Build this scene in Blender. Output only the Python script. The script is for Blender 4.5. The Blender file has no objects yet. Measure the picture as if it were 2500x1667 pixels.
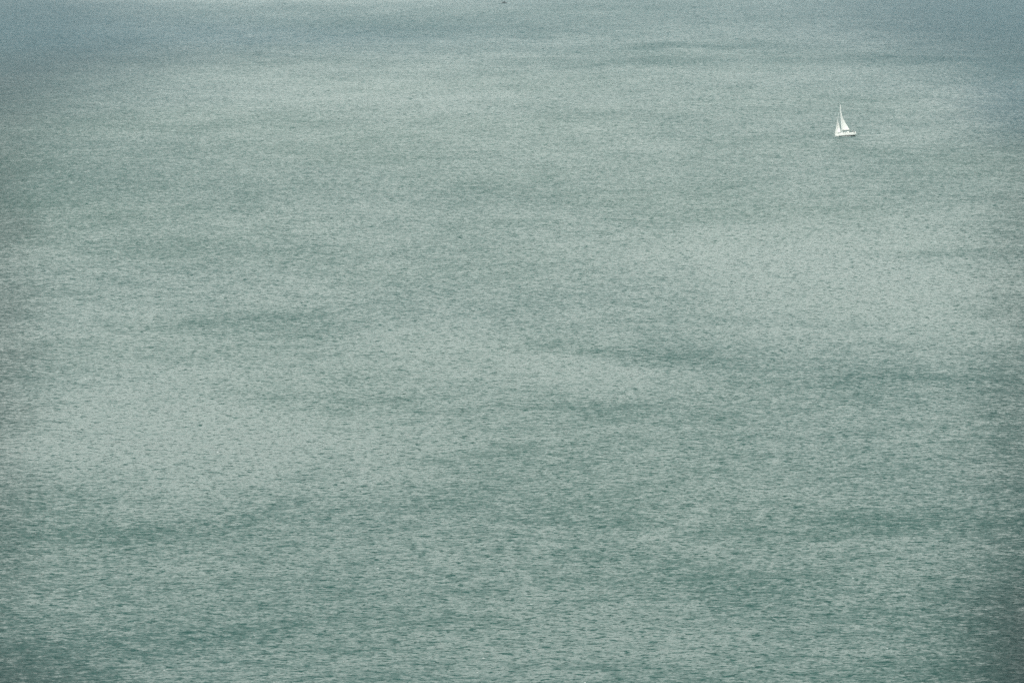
import bpy, bmesh, math, random
import numpy as np
from mathutils import Vector, Matrix, Euler
random.seed(7)
R = math.radians
S = bpy.context.scene
col = S.collection

# ------------------------------------------------------------------ camera
LENS = 105.0
FPX = LENS / 36.0 * 2500.0            # focal length in photograph pixels
HORIZON = -250.0                      # the horizon lies above the top edge
PITCH = math.atan((833.5 - HORIZON) / FPX)
CAM_H = 121.0
cam = bpy.data.cameras.new('camera')
cam.lens = LENS; cam.sensor_width = 36.0
cam.clip_start = 1.0; cam.clip_end = 90000.0
camo = bpy.data.objects.new('camera', cam); col.objects.link(camo)
camo.location = (0, 0, CAM_H)
camo.rotation_euler = (math.pi / 2 - PITCH, 0, 0)
S.camera = camo

def at(px, py, z=0.0):
    """point of the plane at height z that stands at photograph pixel px, py"""
    d = Vector(((px - 1250.0) / FPX, -(py - 833.5) / FPX, -1.0))
    d.rotate(Euler((math.pi / 2 - PITCH, 0, 0)))
    t = (z - CAM_H) / d.z
    return Vector((d.x * t, d.y * t, z))

# ------------------------------------------------------------------ sky, sun, exposure
SUN_EL, SUN_AZ = R(48), R(215)        # azimuth measured clockwise from +Y: behind the camera, to its left
w = bpy.data.worlds.new('World'); S.world = w; w.use_nodes = True
nt = w.node_tree; nt.nodes.clear()
out = nt.nodes.new('ShaderNodeOutputWorld'); bg = nt.nodes.new('ShaderNodeBackground')
sky = nt.nodes.new('ShaderNodeTexSky'); sky.sky_type = 'NISHITA'; sky.sun_disc = False
sky.sun_elevation = SUN_EL; sky.sun_rotation = SUN_AZ
sky.air_density = 1.0; sky.dust_density = 4.0; sky.ozone_density = 1.0; sky.altitude = 0
hsv = nt.nodes.new('ShaderNodeHueSaturation'); hsv.inputs['Saturation'].default_value = 0.42
nt.links.new(sky.outputs[0], hsv.inputs['Color']); 
# a thin, nearly closed cloud layer veils the blue
wtc = nt.nodes.new('ShaderNodeTexCoord'); wmap = nt.nodes.new('ShaderNodeMapping'); wmap.inputs['Scale'].default_value = (1, 1, 3)
wn = nt.nodes.new('ShaderNodeTexNoise'); wn.inputs['Scale'].default_value = 2.2; wn.inputs['Detail'].default_value = 5
wr = nt.nodes.new('ShaderNodeMapRange'); wr.inputs['From Min'].default_value = 0.3; wr.inputs['From Max'].default_value = 0.7
wr.inputs['To Min'].default_value = 0.68; wr.inputs['To Max'].default_value = 0.92
wm = nt.nodes.new('ShaderNodeMix'); wm.data_type = 'RGBA'; wm.inputs[7].default_value = (9.05, 9.6, 8.8, 1)
nt.links.new(wtc.outputs['Generated'], wmap.inputs[0]); nt.links.new(wmap.outputs[0], wn.inputs['Vector'])
nt.links.new(wn.outputs[0], wr.inputs[0]); nt.links.new(wr.outputs[0], wm.inputs[0])
nt.links.new(hsv.outputs[0], wm.inputs[6]); nt.links.new(wm.outputs[2], bg.inputs['Color'])
bg.inputs['Strength'].default_value = 0.12
nt.links.new(bg.outputs[0], out.inputs[0])
sl = bpy.data.lights.new('sun', 'SUN'); sl.energy = 1.3; sl.angle = R(10); sl.color = (1.0, 0.97, 0.91)
so = bpy.data.objects.new('sun', sl); col.objects.link(so)
sd = Vector((math.sin(SUN_AZ) * math.cos(SUN_EL), math.cos(SUN_AZ) * math.cos(SUN_EL), math.sin(SUN_EL)))
so.rotation_euler = sd.to_track_quat('Z', 'Y').to_euler(); so.location = (0, 0, 300)
S.view_settings.view_transform = 'Standard'; S.view_settings.look = 'None'
S.view_settings.exposure = 0.52; S.view_settings.gamma = 1.0; S.view_settings.use_curve_mapping = False
S.cycles.use_denoising = False
S.cycles.max_bounces = 6
S.cycles.volume_bounces = 2

# ------------------------------------------------------------------ node helpers
class G:
    def __init__(s, m):
        m.use_nodes = True; s.t = m.node_tree; s.t.nodes.clear()
    def n(s, kind, **kw):
        nd = s.t.nodes.new(kind)
        for k, v in kw.items():
            if k.startswith('i_'): nd.inputs[k[2:].replace('_', ' ')].default_value = v
            else: setattr(nd, k, v)
        return nd
    def l(s, a, b): s.t.links.new(a, b)
    def put(s, v, sock):
        if hasattr(v, 'is_linked'): s.l(v, sock)
        else: sock.default_value = v
    def math(s, op, a, b=0.0, c=0.0, clamp=False):
        nd = s.t.nodes.new('ShaderNodeMath'); nd.operation = op; nd.use_clamp = clamp
        for i, v in enumerate((a, b, c)): s.put(v, nd.inputs[i])
        return nd.outputs[0]
    def vm(s, op, a, b=(0, 0, 0)):
        nd = s.t.nodes.new('ShaderNodeVectorMath'); nd.operation = op
        s.put(a, nd.inputs[0]); s.put(b, nd.inputs[1])
        return nd.outputs[0]
    def ramp(s, v, a, b, lo=0.0, hi=1.0):
        nd = s.t.nodes.new('ShaderNodeMapRange'); nd.interpolation_type = 'SMOOTHSTEP'
        for k, x in (('Value', v), ('From Min', a), ('From Max', b), ('To Min', lo), ('To Max', hi)): s.put(x, nd.inputs[k])
        return nd.outputs[0]
    def noise(s, vec, scale, detail=2.0, rough=0.5, stretch=(1, 1, 1), rot=0.0, off=(0, 0, 0)):
        mp = s.t.nodes.new('ShaderNodeMapping')
        mp.inputs['Scale'].default_value = stretch; mp.inputs['Rotation'].default_value = (0, 0, rot)
        mp.inputs['Location'].default_value = off
        s.l(vec, mp.inputs[0])
        nd = s.t.nodes.new('ShaderNodeTexNoise'); nd.inputs['Scale'].default_value = scale
        nd.inputs['Detail'].default_value = detail; nd.inputs['Roughness'].default_value = rough
        s.l(mp.outputs[0], nd.inputs['Vector'])
        return nd
    def mix(s, f, a, b):
        nd = s.t.nodes.new('ShaderNodeMix'); nd.data_type = 'RGBA'
        s.put(f, nd.inputs[0]); s.put(a, nd.inputs[6]); s.put(b, nd.inputs[7])
        return nd.outputs[2]

def paint(name, color, rough=0.4, var=0.08, scale=1.5, metal=0.0, spec=0.5):
    m = bpy.data.materials.new(name); g = G(m)
    o = g.n('ShaderNodeOutputMaterial'); p = g.n('ShaderNodeBsdfPrincipled')
    tc = g.n('ShaderNodeTexCoord')
    n1 = g.noise(tc.outputs['Object'], scale, 4, 0.6)
    c = (*color, 1); d = tuple(x * (1 - var * 2) for x in color) + (1,)
    g.l(g.mix(n1.outputs[0], c, d), p.inputs['Base Color'])
    p.inputs['Roughness'].default_value = rough; p.inputs['Metallic'].default_value = metal
    g.l(p.outputs[0], o.inputs[0])
    return m

# ------------------------------------------------------------------ the sea
def water_material():
    m = bpy.data.materials.new('sea_water'); g = G(m)
    o = g.n('ShaderNodeOutputMaterial')
    tc = g.n('ShaderNodeTexCoord'); P = tc.outputs['Object']
    at_ = g.n('ShaderNodeAttribute', attribute_name='wind'); wind = at_.outputs['Fac']  # wind roughness, with lens darkening added at corners and edges
    at2 = g.n('ShaderNodeAttribute', attribute_name='vignette'); vignette = at2.outputs['Fac']
    at3 = g.n('ShaderNodeAttribute', attribute_name='blue'); blue = at3.outputs['Fac']
    # broad uneven wind on top of the known patches
    def cen(nd, k): return g.math('MULTIPLY_ADD', nd.outputs[0], k, -0.5 * k)
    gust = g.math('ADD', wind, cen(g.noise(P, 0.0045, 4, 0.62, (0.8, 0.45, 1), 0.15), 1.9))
    gust = g.math('ADD', gust, cen(g.noise(P, 0.022, 4, 0.62, (1.0, 0.5, 1), 0.1, (5, 5, 0)), 1.35))
    # slopes, one noise per wave family: colour channels serve as dz/dx, dz/dy
    def slope(scale, amp, detail, stretch, rot, off):
        c = g.noise(P, scale, detail, 0.6, stretch, rot, off).outputs['Color']
        v = g.vm('SUBTRACT', c, (0.5, 0.5, 0.5))
        sc = g.t.nodes.new('ShaderNodeVectorMath'); sc.operation = 'SCALE'
        g.l(v, sc.inputs[0]); g.put(amp, sc.inputs['Scale'])
        return sc.outputs[0]
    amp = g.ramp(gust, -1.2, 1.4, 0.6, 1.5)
    s1 = slope(2.2, g.math('MULTIPLY', amp, 0.62), 2, (0.7, 1.1, 1), 0.12, (3, 9, 0))
    s2 = slope(0.75, g.math('MULTIPLY', amp, 0.70), 3, (0.65, 1.0, 1), -0.1, (31, 5, 0))
    s3 = slope(0.11, 0.26, 2, (0.6, 1.0, 1), 0.2, (11, 55, 0))
    sm = g.vm('ADD', g.vm('ADD', s1, s2), s3)
    # short steep wave fronts that face the shore
    sp = g.n('ShaderNodeSeparateXYZ'); g.l(P, sp.inputs[0]); off = sp.outputs[1]
    th = g.ramp(gust, -1.6, 1.8, 0.595, 0.580)
    pulse = None
    # scale, stretch along / across the crests, strength, seed, distance offshore where this sea builds up and where longer waves take over
    for (sc_, ax, ay, k, dt, w_, seed, d0, d1, d2, d3) in (
        (2.1, .60, 1.30, 1.6, 2.0, .07, 7, None, None, 900, 1700),
        (1.05, .60, 1.25, 1.6, 2.2, .07, 70, None, None, None, None),
        (0.60, .60, 1.20, 0.75, 2.6, .08, 23, None, None, None, None),
        (0.36, 1.00, 1.10, 0.6, 2.4, .09, 131, 600, 1100, None, None),
        (0.19, 1.30, 1.00, 0.6, 2.4, .09, 211, 1100, 1900, None, None),
        (0.09, 1.50, 0.90, 0.8, 2.4, .09, 311, 1900, 3000, None, None)):
        f = g.noise(P, sc_, dt, 0.55, (ax, ay, 1), 0.08 if seed % 2 else -0.07, (seed, seed * .7, 0)).outputs[0]
        q = g.math('MULTIPLY', g.ramp(f, g.math('ADD', th, 0.005), g.math('ADD', th, 0.005 + w_)), k)
        if d0: q = g.math('MULTIPLY', q, g.ramp(off, d0, d1))
        if d2: q = g.math('MULTIPLY', q, g.ramp(off, d2, d3, 1.0, 0.4))
        pulse = q if pulse is None else g.math('MAXIMUM', pulse, q)
    # the windier the patch, the more the faces one sees lean toward the shore
    lean = g.ramp(gust, -1.6, 3.0, -0.06, 0.38)
    sep = g.n('ShaderNodeSeparateXYZ'); g.l(sm, sep.inputs[0])
    ny = g.math('SUBTRACT', sep.outputs[1], g.math('ADD', pulse, lean))
    cmb = g.n('ShaderNodeCombineXYZ'); g.l(sep.outputs[0], cmb.inputs[0]); g.l(ny, cmb.inputs[1]); cmb.inputs[2].default_value = 1.0
    N = g.vm('NORMALIZE', cmb.outputs[0])
    # the water itself
    tint = g.noise(P, 0.004, 3, 0.6, (1, 0.6, 1), 0, (9, 4, 0)).outputs[0]
    body = g.mix(g.ramp(tint, 0.35, 0.65), (0.009, 0.056, 0.052, 1), (0.013, 0.061, 0.053, 1))
    body = g.mix(g.math('MULTIPLY', vignette, 1.0, clamp=True), body, (0.003, 0.022, 0.022, 1))  # lens falloff mixed into the body colour as a darker tone
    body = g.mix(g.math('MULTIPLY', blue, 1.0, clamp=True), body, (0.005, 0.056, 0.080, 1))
    # small scattered whitecaps
    wc = g.noise(P, 1.1, 2, 0.5, (0.6, 1, 1), 0.05, (91, 33, 0)).outputs[0]
    wc2 = g.noise(P, 0.045, 1, 0.5, (1, 1, 1), 0.0, (17, 21, 0)).outputs[0]
    foam = g.math('MULTIPLY', g.ramp(wc, 0.745, 0.78), g.ramp(wc2, 0.48, 0.6))
    base = g.mix(foam, body, (0.75, 0.78, 0.78, 1))
    p = g.n('ShaderNodeBsdfPrincipled')
    g.l(base, p.inputs['Base Color'])
    g.put(g.math('MULTIPLY_ADD', foam, 0.5, 0.22), p.inputs['Roughness'])
    p.inputs['IOR'].default_value = 1.333
    g.l(N, p.inputs['Normal'])
    g.l(p.outputs[0], o.inputs[0])
    return m

# gusts (positive: rough, dark) and slicks (negative: smooth, pale) where they lie on the sea, plus corner and edge gusts standing in for lens vignette;
# cx, cy, half width, half height in the photograph, strength
WIND_AND_VIGNETTE = [
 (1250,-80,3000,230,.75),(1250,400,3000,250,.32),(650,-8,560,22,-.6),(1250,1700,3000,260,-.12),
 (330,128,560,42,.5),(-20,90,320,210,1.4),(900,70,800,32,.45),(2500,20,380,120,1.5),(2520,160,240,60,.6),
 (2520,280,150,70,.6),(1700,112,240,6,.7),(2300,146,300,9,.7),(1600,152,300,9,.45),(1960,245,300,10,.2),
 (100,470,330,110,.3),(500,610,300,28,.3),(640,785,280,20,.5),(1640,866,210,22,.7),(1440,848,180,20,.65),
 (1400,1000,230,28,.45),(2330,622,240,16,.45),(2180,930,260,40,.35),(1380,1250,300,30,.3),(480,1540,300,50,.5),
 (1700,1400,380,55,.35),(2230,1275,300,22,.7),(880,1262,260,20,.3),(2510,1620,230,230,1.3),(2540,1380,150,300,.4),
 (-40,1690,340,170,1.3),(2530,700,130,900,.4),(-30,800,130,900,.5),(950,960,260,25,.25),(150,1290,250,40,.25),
 (430,1080,480,130,-.9),(450,1295,520,26,.4),(2080,690,430,150,-.55),(900,225,520,50,-.35),(1280,100,300,14,-.35),(1750,240,380,28,-.25),
 (1280,840,420,60,-.35),(1340,930,350,60,-.25),(2200,330,100,18,-.3),(1700,620,400,80,-.2),(1650,1560,500,50,-.25),
 (1300,390,600,60,-.15),(1715,1235,22,14,-.6),(1690,1252,22,12,-.6),(1640,1272,35,10,-.5),(1600,1290,35,10,-.5)]
VIGNETTE = [(0,60,420,110,.6),(2500,20,450,120,.8),(2480,30,330,110,.9),(0,90,300,200,.9),(300,130,500,40,.35),(2500,270,180,80,.5),  # lens vignette painted into the water colour: dark corners and frame edges
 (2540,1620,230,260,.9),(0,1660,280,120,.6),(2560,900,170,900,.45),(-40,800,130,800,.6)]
BLUE = [(1250,-20,2600,200,.5),(0,60,560,210,.5),(2500,40,560,230,.55),(700,90,600,40,.4),(2480,260,150,90,.5)]  # blue tint of the far water and of the painted dark top corners

def smooth_noise(X, Y, seed):
    rs = np.random.RandomState(seed); v = np.zeros_like(X)
    for k in range(14):
        a = rs.uniform(0, 2 * np.pi); f = 2 * np.pi / rs.uniform(25, 160) ; ph = rs.uniform(0, 6.28)
        v += np.sin((X * np.cos(a) + Y * np.sin(a)) * f + ph)
    return v / 4.0

def build_sea():
    nx, ny = 420, 620
    # rows: fine where the picture looks, then out to the horizon and behind the camera
    rows = list(np.linspace(-6000, 300, 12)[:-1]) 
    inv = np.linspace(1 / 330.0, 1 / 5200.0, ny); rows += list(1 / inv)
    rows += [6500, 9000, 13000, 19000, 28000, 40000]
    rows = np.array(rows)
    u = np.linspace(-1, 1, nx)
    halfw = np.maximum(np.abs(rows) * 0.22, 110.0)
    X = halfw[:, None] * u[None, :]
    far = 30000.0
    X = np.concatenate([np.full((len(rows), 1), -far), X, np.full((len(rows), 1), far)], 1)
    Y = np.repeat(rows[:, None], X.shape[1], 1)
    # photograph coordinates of each point only serve to look the patches up
    c, s = math.cos(PITCH), math.sin(PITCH)
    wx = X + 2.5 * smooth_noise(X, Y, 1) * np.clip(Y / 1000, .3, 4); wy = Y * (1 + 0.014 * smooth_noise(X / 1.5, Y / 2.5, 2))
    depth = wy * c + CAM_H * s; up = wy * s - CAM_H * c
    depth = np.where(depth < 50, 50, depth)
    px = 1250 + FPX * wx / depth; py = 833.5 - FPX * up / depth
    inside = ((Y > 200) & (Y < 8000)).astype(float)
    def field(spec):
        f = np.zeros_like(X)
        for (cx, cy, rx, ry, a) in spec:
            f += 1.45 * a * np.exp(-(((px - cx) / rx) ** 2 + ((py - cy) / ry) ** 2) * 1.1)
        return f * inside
    wind = field(WIND_AND_VIGNETTE); vignette = field(VIGNETTE) / 1.5; blue = field(BLUE) / 1.5  # wind: gusts and slicks, plus lens darkening at corners and edges
    nr, nc = X.shape
    verts = np.stack([X, Y, np.zeros_like(X)], -1).reshape(-1, 3)
    i = np.arange(nr * nc).reshape(nr, nc)
    faces = np.stack([i[:-1, :-1], i[:-1, 1:], i[1:, 1:], i[1:, :-1]], -1).reshape(-1, 4)
    me = bpy.data.meshes.new('sea')
    me.vertices.add(len(verts)); me.vertices.foreach_set('co', verts.ravel().astype(np.float32))
    me.loops.add(faces.size); me.loops.foreach_set('vertex_index', faces.ravel().astype(np.int32))
    me.polygons.add(len(faces))
    me.polygons.foreach_set('loop_start', np.arange(0, faces.size, 4, dtype=np.int32))
    me.polygons.foreach_set('loop_total', np.full(len(faces), 4, dtype=np.int32))
    me.update(); me.validate()
    for nm, f in (('wind', wind), ('vignette', vignette), ('blue', blue)):
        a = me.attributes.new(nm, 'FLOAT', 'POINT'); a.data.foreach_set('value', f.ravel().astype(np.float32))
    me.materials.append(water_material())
    o = bpy.data.objects.new('sea', me); col.objects.link(o)
    o['kind'] = 'structure'; o['label'] = 'grey green sea covered with small wind ripples'
    return o
build_sea()

# ------------------------------------------------------------------ mesh helpers
M = {
 'gelcoat': paint('white_gelcoat', (0.86, 0.86, 0.84), 0.25, 0.02),
 'antifoul': paint('black_antifouling', (0.012, 0.014, 0.014), 0.6, 0.2),
 'sail': paint('sailcloth', (0.88, 0.87, 0.85), 0.8, 0.02, 0.6),
 'alu': paint('anodised_mast', (0.80, 0.81, 0.80), 0.35, 0.03),
 'boom': paint('grey_boom', (0.14, 0.14, 0.14), 0.5, 0.1),
 'glass': paint('smoked_window', (0.05, 0.055, 0.06), 0.1, 0.1),
 'steel': paint('stainless_steel', (0.6, 0.6, 0.6), 0.25, 0.05, metal=0.8),
 'wire': paint('rigging_wire', (0.55, 0.56, 0.56), 0.4, 0.05),
 'teak': paint('teak_deck', (0.36, 0.31, 0.25), 0.7, 0.15, 6),
 'deck': paint('deck_paint', (0.72, 0.72, 0.70), 0.6, 0.04),
 'skin': paint('skin', (0.55, 0.36, 0.27), 0.5, 0.05, 8),
 'grey_cloth': paint('grey_cloth', (0.22, 0.22, 0.23), 0.9, 0.1, 8),
 'dark_cloth': paint('dark_cloth', (0.02, 0.025, 0.03), 0.9, 0.1, 8),
 'white_cloth': paint('white_cloth', (0.85, 0.85, 0.83), 0.9, 0.03, 8),
 'hair': paint('dark_hair', (0.05, 0.035, 0.025), 0.7, 0.1, 20),
 'black': paint('black_plastic', (0.02, 0.02, 0.022), 0.4, 0.1),
 'dkhull': paint('dark_green_hull', (0.010, 0.022, 0.028), 0.5, 0.15),
 'dkhouse': paint('grey_green_wheelhouse', (0.04, 0.08, 0.085), 0.5, 0.1),
 'foam': paint('white_foam', (0.80, 0.83, 0.83), 0.8, 0.12, 4),
}
def tag(o, label=None, cat=None, group=None, kind=None):
    for k, v in (('label', label), ('category', cat), ('group', group), ('kind', kind)):
        if v: o[k] = v
    return o
def empty(name, loc, rot, label, cat, group=None):
    o = bpy.data.objects.new(name, None); col.objects.link(o)
    o.location = loc; o.rotation_euler = rot; o.empty_display_size = 0.5
    return tag(o, label, cat, group)
class MB:
    def __init__(s): s.b = bmesh.new()
    def box(s, c, d, rz=0.0, bev=0.0, taper=1.0):
        r = bmesh.ops.create_cube(s.b, size=1.0)
        for v in r['verts']:
            k = taper if v.co.z > 0 else 1.0
            v.co = Vector((v.co.x * d[0] * k, v.co.y * d[1] * k, v.co.z * d[2]))
            v.co.rotate(Euler((0, 0, rz))); v.co += Vector(c)
        if bev:
            es = {e for v in r['verts'] for e in v.link_edges}
            bmesh.ops.bevel(s.b, geom=list(es), offset=bev, segments=2, affect='EDGES')
        return s
    def tube(s, pts, r, n=8, closed=False):
        pts = [Vector(p) for p in pts]; rings = []
        rr = r if isinstance(r, (list, tuple)) else [r] * len(pts)
        for i, p in enumerate(pts):
            a = pts[i - 1] if (i or closed) else p
            b = pts[(i + 1) % len(pts)] if (i < len(pts) - 1 or closed) else p
            d = (b - a).normalized()
            x = d.orthogonal().normalized() if abs(d.z) > .9 else d.cross(Vector((0, 0, 1))).normalized()
            y = d.cross(x)
            rings.append([s.b.verts.new(p + x * math.cos(2 * math.pi * k / n) * rr[i] + y * math.sin(2 * math.pi * k / n) * rr[i]) for k in range(n)])
        m = len(rings)
        for i in range(m if closed else m - 1):
            A, B = rings[i], rings[(i + 1) % m]
            for k in range(n): s.b.faces.new((A[k], A[(k + 1) % n], B[(k + 1) % n], B[k]))
        if not closed:
            s.b.faces.new(rings[0][::-1]); s.b.faces.new(rings[-1])
        return s
    def ball(s, c, r, sc=(1, 1, 1)):
        q = bmesh.ops.create_uvsphere(s.b, u_segments=14, v_segments=10, radius=r)
        for v in q['verts']: v.co = Vector((v.co.x * sc[0], v.co.y * sc[1], v.co.z * sc[2])) + Vector(c)
        return s
    def sheet(s, rows):
        g = [[s.b.verts.new(p) for p in r] for r in rows]
        for i in range(len(g) - 1):
            for k in range(len(g[i]) - 1):
                try: s.b.faces.new((g[i][k], g[i][k + 1], g[i + 1][k + 1], g[i + 1][k]))
                except ValueError: pass
        return g
    def build(s, name, mat, parent=None, smooth=True, weld=True, solid=0.0):
        if weld: bmesh.ops.remove_doubles(s.b, verts=s.b.verts, dist=1e-4)
        bmesh.ops.recalc_face_normals(s.b, faces=s.b.faces)
        me = bpy.data.meshes.new(name); s.b.to_mesh(me); s.b.free()
        me.materials.append(mat)
        if smooth:
            for p in me.polygons: p.use_smooth = True
            me.set_sharp_from_angle(angle=R(40))
        o = bpy.data.objects.new(name, me); col.objects.link(o)
        if parent: o.parent = parent
        if solid:
            md = o.modifiers.new('thick', 'SOLIDIFY'); md.thickness = solid; md.offset = 0
        return o

# ------------------------------------------------------------------ sailing yacht
# local axes: +x to the bow, +y to port, z up, origin amidships on the waterline
BOAT = at(2063, 333)
view_az = math.atan2(BOAT.x, BOAT.y)
ALPHA = R(29)                                    # bow swung toward the camera
yaw = math.pi + ALPHA - view_az                  # heading to the left
HEEL = R(8)                                      # leaning to starboard, away from the camera
yacht = empty('sailing_yacht', BOAT, (0, 0, 0),
    'white sailing yacht heeling slightly with two white triangular sails up and a black waterline', 'sailboat')
yacht.rotation_mode = 'QUATERNION'
Q = Matrix.Rotation(yaw, 3, 'Z') @ Matrix.Rotation(R(1.4), 3, 'Y') @ Matrix.Rotation(HEEL, 3, 'X')
yacht.rotation_quaternion = Q.to_quaternion()
LOA = 11.8
def hull_dims(t):                                # t 0 stern .. 1 bow
    x = -LOA / 2 + LOA * t
    hb = 1.78 * (1 - max(0, (t - 0.42) / 0.58) ** 2.1) * (0.80 + 0.20 * math.sin(min(t / 0.42, 1) * math.pi / 2))
    hb = max(hb, 0.02)
    sheer = 1.28 + 0.42 * max(0, (t - .3) / .7) ** 1.8 + 0.05 * (1 - t)
    keel = -0.62 * math.sin(math.pi * min(max((t - 0.0) * 0.86 + 0.10, 0), 1)) ** 0.9 - 0.02
    return x, hb, sheer, keel
BOOT = 0.32
def section(t, z0, z1, n, side):
    x, hb, sheer, keel = hull_dims(t); r = []
    for k in range(n + 1):
        z = z0 + (z1 - z0) * k / n
        q = max(0.0, min(1.0, (z - keel) / (sheer - keel)))
        y = hb * (1 - (1 - q) ** 2.6) ** 0.62
        xx = x + (0.55 * (z - sheer) / 1.7 if t > 0.9 else 0) * ((t - .9) / .1 if t > .9 else 0)
        xx -= (0.35 * (sheer - z) / 1.3 * -1 if t < 0.05 else 0) * (1 - t / .05 if t < .05 else 0)
        r.append((xx, side * y, z))
    return r
ts = [i / 44 for i in range(45)]
m = MB()
for sd_ in (1, -1):
    m.sheet([section(t, BOOT, hull_dims(t)[2], 8, sd_) for t in ts])
tr = section(0, BOOT, hull_dims(0)[2], 8, 1); tl = section(0, BOOT, hull_dims(0)[2], 8, -1)
m.sheet([tr, tl])
hull = m.build('hull', M['gelcoat'], yacht)
m = MB()
for sd_ in (1, -1):
    m.sheet([section(t, hull_dims(t)[3], BOOT, 8, sd_) for t in ts])
m.sheet([section(0, hull_dims(0)[3], BOOT, 8, 1), section(0, hull_dims(0)[3], BOOT, 8, -1)])
m.build('hull_bottom', M['antifoul'], yacht)
# deck and toe rail
m = MB()
m.sheet([[(hull_dims(t)[0], hull_dims(t)[1] * k * 0.985, hull_dims(t)[2] - 0.03 + 0.06 * (1 - k * k)) for k in (-1, -.6, -.2, .2, .6, 1)] for t in ts])
m.build('deck', M['deck'], yacht)
m = MB()
for sd_ in (1, -1):
    m.tube([(hull_dims(t)[0], sd_ * hull_dims(t)[1] * .98, hull_dims(t)[2] + .03) for t in ts[::2]], 0.035, 6)
m.build('toe_rail', M['steel'], yacht)
# coachroof
DZ = 1.40
m = MB(); rows = []
for i in range(13):
    t = i / 12; x = -1.75 + 4.9 * t
    wd = 1.12 - 0.50 * t ** 1.6; h = 0.62 - 0.36 * t ** 1.5
    if i == 12: h = 0.02
    rows.append([(x, -wd, DZ - .08), (x - .02, -wd * .92, DZ + h * .8), (x, -wd * .6, DZ + h), (x, 0, DZ + h + .05), (x, wd * .6, DZ + h), (x, wd * .92, DZ + h * .8), (x, wd, DZ - .08)])
g_ = m.sheet(rows); m.b.faces.new([v for v in g_[0]])
cabin = m.build('coachroof', M['gelcoat'], yacht)
for sd_ in (1, -1):
    for (x0, x1) in ((-1.45, -0.75), (-0.45, 0.35), (0.7, 1.5), (1.8, 2.3)):
        mw = MB(); rr = []
        for i in range(5):
            x = x0 + (x1 - x0) * i / 4; t = (x + 1.75) / 4.9
            wd = 1.12 - 0.50 * t ** 1.6; h = 0.62 - 0.36 * t ** 1.5
            e = 0.03 if i in (0, 4) else 0
            rr.append([(x, sd_ * (wd * .985 + .012), DZ + h * .22 + e), (x, sd_ * (wd * .93 + .012), DZ + h * .68 - e)])
        mw.sheet(rr); mw.build('cabin_window', M['glass'], cabin, solid=0.015)
# sprayhood, cockpit coamings, well and seats
m = MB(); rows = []
for i in range(6):
    a = math.pi * i / 10; x = -1.25 - 0.55 * math.sin(a) * 1.2
    rows.append([(x, 1.02 * math.cos(b), DZ + .42 + (0.16 + .42 * math.sin(a)) * math.sin(b)) for b in [math.pi * k / 10 for k in range(11)]])
m.sheet(rows); m.build('sprayhood', M['sail'], yacht, solid=0.02)
m = MB()
for sd_ in (1, -1):
    m.box((-3.55, sd_ * 1.22, DZ + .10), (3.5, .22, .34), bev=.05)
m.build('cockpit_coaming', M['gelcoat'], yacht)
m = MB(); m.box((-3.6, 0, DZ - .03), (3.4, 2.1, .06)); m.build('cockpit_floor', M['teak'], yacht)
m = MB(); m.tube([(-4.2, 0, DZ), (-4.2, 0, DZ + .55)], .09).box((-4.2, 0, DZ + .62), (.2, .26, .18), bev=.03)
ped = m.build('steering_pedestal', M['black'], yacht)
m = MB(); c0 = Vector((-4.38, 0, DZ + .62))
m.tube([c0 + Vector((0, .46 * math.cos(a), .46 * math.sin(a))) for a in [2 * math.pi * k / 28 for k in range(28)]], .02, 6, True)
for k in range(5):
    a = 2 * math.pi * k / 5; m.tube([c0, c0 + Vector((0, .46 * math.cos(a), .46 * math.sin(a)))], .012, 5)
m.build('steering_wheel', M['steel'], ped)
# pulpit, pushpit, stanchions and lifelines
m = MB()
bx = LOA / 2
m.tube([(bx - 1.5, .75, 1.65), (bx - 1.4, .72, 2.25), (bx - .6, .42, 2.32), (bx + .05, 0, 2.34), (bx - .6, -.42, 2.32), (bx - 1.4, -.72, 2.25), (bx - 1.5, -.75, 1.65)], .02, 6)
m.tube([(bx - .5, .3, 1.7), (bx - .6, .42, 2.32)], .016, 6).tube([(bx - .5, -.3, 1.7), (bx - .6, -.42, 2.32)], .016, 6)
m.build('pulpit', M['steel'], yacht)
sx = -LOA / 2 + .12
for q in (1, -1):
    m = MB()
    m.tube([(sx + 1.1, q * 1.5, 1.3), (sx + 1.05, q * 1.5, 1.95), (sx + .1, q * 1.36, 1.97), (sx, q * .5, 1.97)], .02, 6)
    m.tube([(sx + .1, q * 1.36, 1.3), (sx + .1, q * 1.36, 1.97)], .016, 6)
    m.tube([(sx, q * .5, 1.3), (sx, q * .5, 1.97)], .016, 6)
    m.build('pushpit', M['steel'], yacht)
for sd_ in (1, -1):
    for t in (.22, .36, .5, .64, .78):
        x, hb, sh, _ = hull_dims(t)
        MB().tube([(x, sd_ * hb * .95, sh), (x, sd_ * hb * .95, sh + .62)], .014, 6).build('stanchion', M['steel'], yacht)
    for dz in (.6, .32):
        m = MB(); m.tube([(hull_dims(t)[0], sd_ * hull_dims(t)[1] * .95, hull_dims(t)[2] + dz) for t in (.1, .22, .36, .5, .64, .78, .88)], .006, 5)
        m.build('lifeline', M['wire'], yacht)
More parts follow.
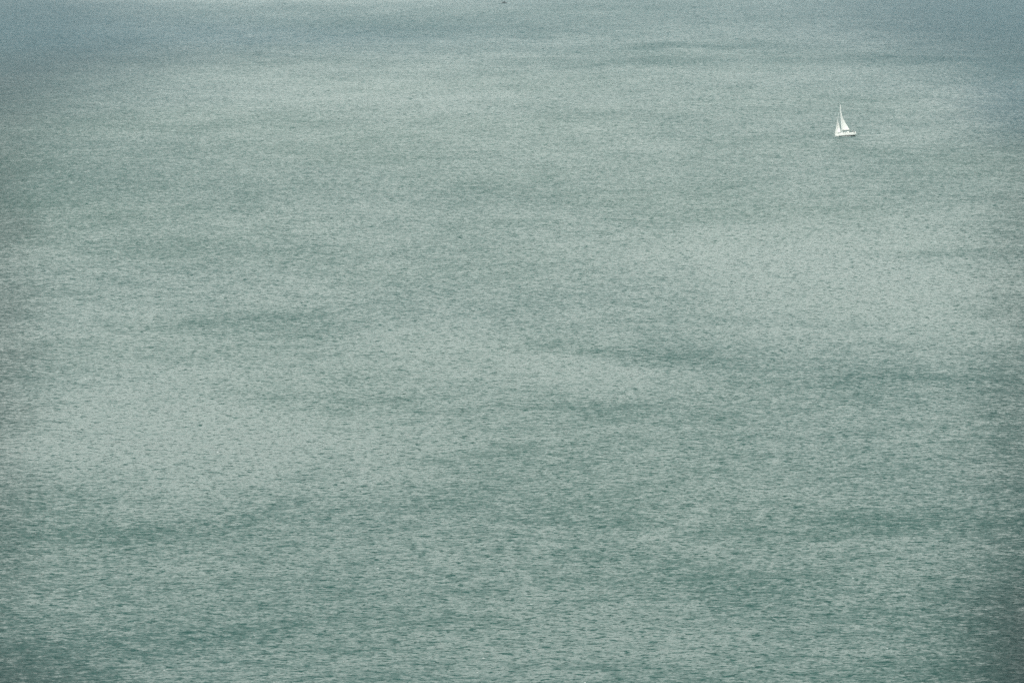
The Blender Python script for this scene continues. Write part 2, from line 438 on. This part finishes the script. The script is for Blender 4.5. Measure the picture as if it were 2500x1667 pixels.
# horseshoe buoy on the pushpit, outboard of the tender on the rail
m = MB(); c0 = Vector((sx + .02, .95, 1.72))
m.tube([c0 + Vector((0.03 * math.sin(2 * a), .26 * math.cos(a), .32 * math.sin(a))) for a in [R(-230) + R(280) * k / 16 for k in range(17)]], .115, 10)
m.ball(c0 + Vector((0, 0, -.05)), .2, (.5, 1, 1.2))
m.build('horseshoe_buoy', M['white_cloth'], yacht)
m = MB(); m.box((sx + .75, 1.42, 1.78), (.24, .2, .3), bev=.06).tube([(sx + .75, 1.42, 1.7), (sx + .75, 1.42, 1.32)], .05)
m.build('rail_outboard', M['black'], yacht)
# mast, spreaders, boom, rigging
MX = LOA / 2 - 4.35; MZ = 16.2; RAKE = 0.10
def mast_pt(z): return Vector((MX - RAKE * (z - 1.5) / 14.7, 0, z))
m = MB(); m.tube([mast_pt(1.45), mast_pt(8), mast_pt(MZ)], [.16, .155, .12], 10)
mast = m.build('mast', M['alu'], yacht)
for z, l in ((6.3, 1.05), (10.9, .8)):
    p = mast_pt(z)
    for sd_ in (1, -1):
        MB().tube([p, p + Vector((-.18, sd_ * l, .06))], [.04, .025], 6).build('spreader', M['alu'], mast)
BOOMA = R(11)                                     # boom eased to starboard
def aft(ang): return Vector((-math.cos(ang), -math.sin(ang), 0))
BZ = 2.92; BL = 5.25
bp = mast_pt(BZ) + Vector((-.14, 0, 0))
MB().tube([bp, bp + aft(BOOMA) * BL + Vector((0, 0, .08))], [.10, .085], 8).build('boom', M['boom'], yacht)
MB().tube([bp + aft(BOOMA) * 1.7, Vector((MX - .2, 0, 1.65))], .035, 6).build('vang', M['boom'], yacht)
MB().tube([bp + aft(BOOMA) * 4.4, Vector((-3.1, 0, 1.5))], .02, 5).build('mainsheet', M['wire'], yacht)
tack = Vector((LOA / 2 - .18, 0, 1.78)); stay_top = mast_pt(15.5) + Vector((.1, 0, 0))
MB().tube([tack + Vector((0, 0, -.1)), stay_top], .014, 6).build('forestay', M['wire'], yacht)
MB().tube([(-LOA / 2 + .1, 0, 1.35), mast_pt(MZ)], .008, 5).build('backstay', M['wire'], yacht)
for sd_ in (1, -1):
    x, hb, sh, _ = hull_dims(.60)
    MB().tube([(x, sd_ * hb * .93, sh), mast_pt(6.3) + Vector((-.18, sd_ * 1.05, .06)), mast_pt(10.9) + Vector((-.18, sd_ * .8, .06)), mast_pt(15.6)], .009, 5).build('shroud', M['wire'], yacht)
MB().tube([mast_pt(MZ), mast_pt(MZ) + Vector((-.25, 0, .12))], .015, 5).ball(mast_pt(MZ) + Vector((-.2, 0, .05)), .07).build('masthead_light', M['alu'], mast)

def sail(name, luff0, luff1, chord0, ang0, twist, widths, camber, foot_rise, nseg=18, solid=.03):
    """widths: visible fraction of the foot at luff fractions; the chord is worked out from the twist"""
    def interp(t):
        for (a, wa), (b, wb) in zip(widths, widths[1:]):
            if a <= t <= b: return wa + (wb - wa) * (t - a) / (b - a)
        return widths[-1][1]
    m = MB(); rows = []
    ks = [i / nseg for i in range(nseg + 1)]
    for t in [i / 30 for i in range(31)]:
        ang = ang0 + twist * t ** 0.8
        chord = chord0 * interp(t) * math.cos(ALPHA + ang0) / math.cos(ALPHA + ang)
        base = luff0.lerp(luff1, t); d = aft(ang); nrm = Vector((-d.y, d.x, 0))
        if nrm.y > 0: nrm = -nrm                  # belly to leeward (starboard)
        row = []
        for k in ks:
            dep = camber * chord * (4 * k * (1 - k)) * (1.1 - .4 * k)
            roach = foot_rise * k * (1 - t)
            row.append(base + d * chord * k + nrm * dep + Vector((0, 0, roach)))
        rows.append(row)
    m.sheet(rows)
    return m.build(name, M['sail'], yacht, weld=False, solid=solid)
mw_ = [(0, 1.0), (.17, .70), (.33, .435), (.49, .195), (.60, .11), (.71, .06), (.85, .03), (1, .01)]
ms = sail('mainsail', mast_pt(BZ + .12) + Vector((-.13, 0, 0)), mast_pt(15.9) + Vector((-.09, 0, 0)), 5.1, BOOMA, R(26), mw_, .10, .12)
for t in (.2, .4, .6):                            # battens
    pass
jw = [(0, 1.0), (.12, .80), (.28, .52), (.44, .18), (.55, .09), (.62, .055), (.8, .03), (1, .01)]
js = sail('jib', tack, tack.lerp(stay_top, .97), 4.0, R(13), R(24), jw, .12, .38)

# crew --------------------------------------------------------------------
def figure(name, joints, edges, radii, regions, parent_m, label, hat=None, hair=False):
    """one continuous skinned body; regions assigns clothing by material index function"""
    me = bpy.data.meshes.new(name); names = list(joints)
    me.from_pydata([joints[k] for k in names], [(names.index(a), names.index(b)) for a, b in edges], [])
    o = bpy.data.objects.new(name, me); col.objects.link(o)
    sk = o.modifiers.new('skin', 'SKIN'); sk.use_smooth_shade = True
    if not me.skin_vertices: 
        bpy.context.view_layer.objects.active = o
    lay = me.skin_vertices[0] if me.skin_vertices else None
    if lay is None:
        bm = bmesh.new(); bm.from_mesh(me); bm.verts.layers.skin.verify(); bm.to_mesh(me); bm.free(); lay = me.skin_vertices[0]
    for i, k in enumerate(names):
        r = radii[k]; r = r if isinstance(r, tuple) else (r, r)
        lay.data[i].radius = r; lay.data[i].use_root = (k == 'pelvis')
    ss = o.modifiers.new('sub', 'SUBSURF'); ss.levels = ss.render_levels = 1
    dg = bpy.context.evaluated_depsgraph_get(); dg.update()
    nm = bpy.data.meshes.new_from_object(o.evaluated_get(dg))
    o.modifiers.clear(); o.data = nm; nm.name = name
    nm.materials.clear()
    for mt in regions[0]: nm.materials.append(mt)
    for p in nm.polygons:
        p.material_index = regions[1](p.center); p.use_smooth = True
    o.matrix_world = parent_m
    tag(o, label, 'person')
    return o
def hand(j, e, r, side, wrist, fwd, down):
    """palm, four unequal bent fingers and a thumb"""
    w_ = Vector(wrist); f = Vector(fwd).normalized(); dn = Vector(down).normalized(); x = f.cross(dn).normalized()
    palm = w_ + f * .05; j['palm' + side] = palm; e.append(('wr' + side, 'palm' + side)); r['palm' + side] = (.034, .018)
    for i, L in enumerate((.070, .080, .074, .058)):
        b = w_ + f * .095 + x * (.028 - .019 * i); k = f'{side}f{i}'
        j[k + 'a'] = b; j[k + 'b'] = b + f * L * .5 + dn * .012; j[k + 'c'] = b + f * L * .75 + dn * (.035 + .004 * i)
        e += [('palm' + side, k + 'a'), (k + 'a', k + 'b'), (k + 'b', k + 'c')]
        for q in 'abc': r[k + q] = .0095
    b = w_ + f * .045 + x * .045; j[side + 't0'] = b; j[side + 't1'] = b + f * .045 + x * .012 + dn * .02
    e += [('palm' + side, side + 't0'), (side + 't0', side + 't1')]; r[side + 't0'] = .012; r[side + 't1'] = .010
def head_parts(o, c, hatmat, hat):
    c = Vector(c)
    if hat:
        m = MB(); m.ball(c + Vector((0, 0, .045)), .115, (1.05, .95, .85))
        for v in list(m.b.verts):
            if v.co.z < c.z + .04: v.co.z = c.z + .04
        m.tube([c + Vector((.17 * math.cos(a), .16 * math.sin(a), .045)) for a in [2 * math.pi * k / 20 for k in range(20)]], .022, 6, True)
        m.build('sun_hat', hatmat, o)
    else:
        m = MB(); m.ball(c + Vector((-.012, 0, .028)), .108, (1.0, .86, .95))
        for v in list(m.b.verts):
            if v.co.x > c.x + .055 and v.co.z < c.z + .06: v.co.x = c.x + .05
        m.build('hair', M['hair'], o)
    for sd_ in (1, -1):
        MB().ball(c + Vector((.088, sd_ * .033, .0)), .012).build('eye', M['black'], o)
        MB().ball(c + Vector((.0, sd_ * .082, -.01)), .025, (.8, .4, 1.2)).build('ear', M['skin'], o)
    MB().ball(c + Vector((.104, 0, -.025)), .018, (1, .7, 1.3)).build('nose', M['skin'], o)
    MB().ball(c + Vector((.09, 0, -.062)), .02, (.5, 1.2, .3)).build('mouth', M['skin'], o)

YM = Matrix.Translation(BOAT) @ Q.to_4x4()
def crew(kind, pos, mats, label, hat):
    j, r, e = {}, {}, []
    if kind == 'stand':
        J = dict(pelvis=(0, 0, .93), waist=(.0, 0, 1.08), chest=(.02, 0, 1.30), neck=(.03, 0, 1.48), head0=(.04, 0, 1.57), head1=(.05, 0, 1.68))
        J.update(hipL=(0, .10, .90), kneeL=(.06, .15, .50), ankL=(.0, .17, .09), toeL=(.16, .18, .045),
                 hipR=(0, -.10, .90), kneeR=(.04, -.15, .50), ankR=(-.03, -.17, .09), toeR=(.13, -.18, .045),
                 shL=(.02, .19, 1.41), elL=(.10, .27, 1.15), wrL=(.34, .22, 1.12), shR=(.02, -.19, 1.41), elR=(.10, -.27, 1.15), wrR=(.34, -.22, 1.12))
        hd = (1, 0, -.1), (0, 0, -1)
    else:
        J = dict(pelvis=(0, 0, .10), waist=(-.02, 0, .25), chest=(-.02, 0, .47), neck=(.0, 0, .65), head0=(.02, 0, .74), head1=(.03, 0, .85))
        J.update(hipL=(.02, .10, .09), kneeL=(.44, .14, .12), ankL=(.42, .14, -.30), toeL=(.57, .15, -.35),
                 hipR=(.02, -.10, .09), kneeR=(.44, -.14, .12), ankR=(.40, -.14, -.30), toeR=(.55, -.15, -.35),
                 shL=(-.02, .19, .58), elL=(.06, .26, .32), wrL=(.30, .18, .22), shR=(-.02, -.19, .58), elR=(.06, -.26, .32), wrR=(.30, -.18, .22))
        hd = (1, 0, -.2), (0, 0, -1)
    j.update(J)
    r.update(pelvis=(.15, .12), waist=(.14, .11), chest=(.16, .12), neck=(.055, .055), head0=(.075, .08), head1=(.075, .085))
    for s_ in 'LR':
        r.update({'hip' + s_: .10, 'knee' + s_: .065, 'ank' + s_: .045, 'toe' + s_: .04, 'sh' + s_: .07, 'el' + s_: .047, 'wr' + s_: .03})
        e += [('pelvis', 'hip' + s_), ('hip' + s_, 'knee' + s_), ('knee' + s_, 'ank' + s_), ('ank' + s_, 'toe' + s_), ('chest', 'sh' + s_), ('sh' + s_, 'el' + s_), ('el' + s_, 'wr' + s_)]
        hand(j, e, r, s_, J['wr' + s_], *hd)
    e += [('pelvis', 'waist'), ('waist', 'chest'), ('chest', 'neck'), ('neck', 'head0'), ('head0', 'head1')]
    nz = J['neck'][2]; pz = J['pelvis'][2]
    def reg(c):
        if c.z > nz + .02: return 0
        if kind == 'stand' and c.x > .30 and c.z > .95: return 0
        if kind != 'stand' and c.x > .27 and c.z > .16 and abs(c.y) > .05 and c.z > .17: return 0
        return 1 if c.z > pz + .08 or (kind == 'stand' and c.z > pz) else 2
    o = figure('person', j, e, r, (mats, reg), YM @ Matrix.Translation(pos), label)
    head_parts(o, (Vector(J['head0']) + Vector(J['head1'])) / 2, M['white_cloth'], hat)
    return o
crew('stand', Vector((-4.78, 0.12, DZ)), (M['skin'], M['grey_cloth'], M['grey_cloth']), 'person in grey clothes and white sun hat standing at the wheel of the yacht', True)
crew('sit', Vector((-2.55, 1.12, DZ + .26)), (M['skin'], M['dark_cloth'], M['dark_cloth']), 'person in dark clothes sitting on the port side behind the cabin of the yacht', False)

# ------------------------------------------------------------------ small dark motor boat far away
FB = at(1231, 8.5)
fyaw = math.pi + R(14)
fish = empty('motor_boat', FB, (0, 0, fyaw), 'tiny dark motor boat with a low wheelhouse far out on the open sea', 'motorboat')
fish.scale = (1.25, 1.25, 1.2)
L2 = 5.3
def fdim(t):
    return (-L2 / 2 + L2 * t, .98 * (1 - max(0, (t - .45) / .55) ** 2.2) * (.88 + .12 * min(t / .4, 1)) + .01, .62 + .42 * max(0, (t - .3) / .7) ** 1.6)
def fsec(t, sd_):
    x, hb, sh = fdim(t)
    return [(x, sd_ * hb * (1 - (1 - q) ** 2.2) ** .7, -.25 + (sh + .25) * q) for q in [k / 6 for k in range(7)]]
m = MB()
for sd_ in (1, -1): m.sheet([fsec(i / 24, sd_) for i in range(25)])
m.sheet([fsec(0, 1), fsec(0, -1)])
m.build('hull', M['dkhull'], fish)
m = MB(); m.sheet([[(fdim(i / 24)[0], fdim(i / 24)[1] * k * .98, fdim(i / 24)[2] - (.03 if i > 14 else .28)) for k in (-1, -.5, 0, .5, 1)] for i in range(25)])
m.build('deck', M['dkhouse'], fish)
m = MB(); rows = []
for i in range(7):
    x = .25 + 1.75 * i / 6; wd = .78 - .42 * (i / 6) ** 2; h = .62 * (1 - (i / 6) ** 2.5) + .04
    rows.append([(x, -wd, .7), (x, -wd * .85, .72 + h), (x, 0, .78 + h), (x, wd * .85, .72 + h), (x, wd, .7)])
g_ = m.sheet(rows); m.b.faces.new(g_[0]); m.build('fore_cabin', M['dkhull'], fish)
m = MB(); m.box((-.35, 0, 1.28), (.95, 1.15, 1.25), bev=.07, taper=.86).box((-.35, 0, 1.93), (1.15, 1.2, .07), bev=.02)
wh = m.build('wheelhouse', M['dkhouse'], fish)
for sd_ in (1, -1):
    MB().box((-.35, sd_ * .545, 1.5), (.6, .04, .4), bev=.01).build('window', M['glass'], wh)
MB().box((.13, 0, 1.5), (.04, .8, .4), bev=.01).build('window', M['glass'], wh)
m = MB(); m.tube([(-.8, .5, 1.9), (-.8, .42, 3.0), (-.8, -.42, 3.0), (-.8, -.5, 1.9)], .035, 6).tube([(-.8, 0, 3.0), (-.8, 0, 3.7)], .02, 6)
m.build('mast_frame', M['dkhouse'], fish)
m = MB(); m.box((-2.85, 0, .95), (.42, .36, .5), bev=.1).tube([(-2.85, 0, .75), (-2.85, 0, -.2)], .08)
m.build('outboard_motor', M['black'], fish)
MB().tube([(2.55, .25, 1.0), (2.3, .3, 1.5), (2.6, 0, 1.55), (2.3, -.3, 1.5), (2.55, -.25, 1.0)], .03, 6).build('bow_rail', M['steel'], fish)
MB().ball((2.45, .35, .85), .26, (1, .7, 1.2)).build('fender', M['white_cloth'], fish)

# ------------------------------------------------------------------ foam where the boats meet the water
def foam_strip(name, M4, pts, width, label, bumps=.05, seed=1):
    rnd = random.Random(seed); m = MB(); rows = []
    N_ = 60
    for i in range(N_ + 1):
        t = i / N_; f = t * (len(pts) - 1); k = min(int(f), len(pts) - 2)
        p = Vector(pts[k]).lerp(Vector(pts[k + 1]), f - k)
        d = (Vector(pts[k + 1]) - Vector(pts[k])).normalized(); n_ = Vector((-d.y, d.x, 0))
        wd = width * (math.sin(math.pi * t) ** .6) * rnd.uniform(.25, 1.0) + .01
        rows.append([p + n_ * wd * q + Vector((0, 0, .03 + bumps * (1 - q * q) * rnd.uniform(.2, 1))) for q in (-1, -.5, 0, .5, 1)])
    m.sheet(rows)
    o = m.build(name, M['foam'], None); o.matrix_world = M4
    return tag(o, label, 'foam', None, 'stuff')
FL = Matrix.Translation(BOAT) @ Matrix.Rotation(yaw, 4, 'Z')
foam_strip('hull_foam', FL, [(2.9, 1.55, 0), (1.2, 1.9, 0), (-.6, 2.15, 0), (-2.3, 2.2, 0)], .16, 'white foam along the near waterline of the yacht', .12, 3)
foam_strip('wake_foam', FL, [(-6.0, .6, 0), (-9, .5, 0), (-14, .2, 0), (-22, -.3, 0)], .18, 'thin broken wake trailing behind the stern of the yacht', .06, 5)
foam_strip('bow_foam', FL, [(5.9, .1, 0), (5.2, .7, 0), (4.2, 1.2, 0)], .14, 'small curl of foam under the bow of the yacht', .08, 9)
F2 = Matrix.Translation(FB) @ Matrix.Rotation(fyaw, 4, 'Z')
foam_strip('wake_foam', F2, [(-2.6, .6, 0), (-4.0, .9, 0), (-6.5, .8, 0)], .8, 'pale wash behind the tiny dark motor boat', .25, 11)

# ------------------------------------------------------------------ sea haze
HZ = 0.00005
bm = bmesh.new(); bmesh.ops.create_cube(bm, size=1.0)
me = bpy.data.meshes.new('haze'); bm.to_mesh(me); bm.free()
hz = bpy.data.objects.new('haze', me); col.objects.link(hz)
hz.scale = (62000, 48000, CAM_H + 12); hz.location = (0, 17000, (CAM_H + 10) / 2 - 1)
mt = bpy.data.materials.new('haze_air'); g = G(mt)
o = g.n('ShaderNodeOutputMaterial'); v = g.n('ShaderNodeVolumePrincipled')
v.inputs['Color'].default_value = (0.80, 0.88, 0.95, 1); v.inputs['Density'].default_value = HZ; v.inputs['Anisotropy'].default_value = 0.2
g.l(v.outputs[0], o.inputs['Volume']); me.materials.append(mt)
tag(hz, 'thin pale blue sea haze over the far water', 'haze', None, 'stuff')
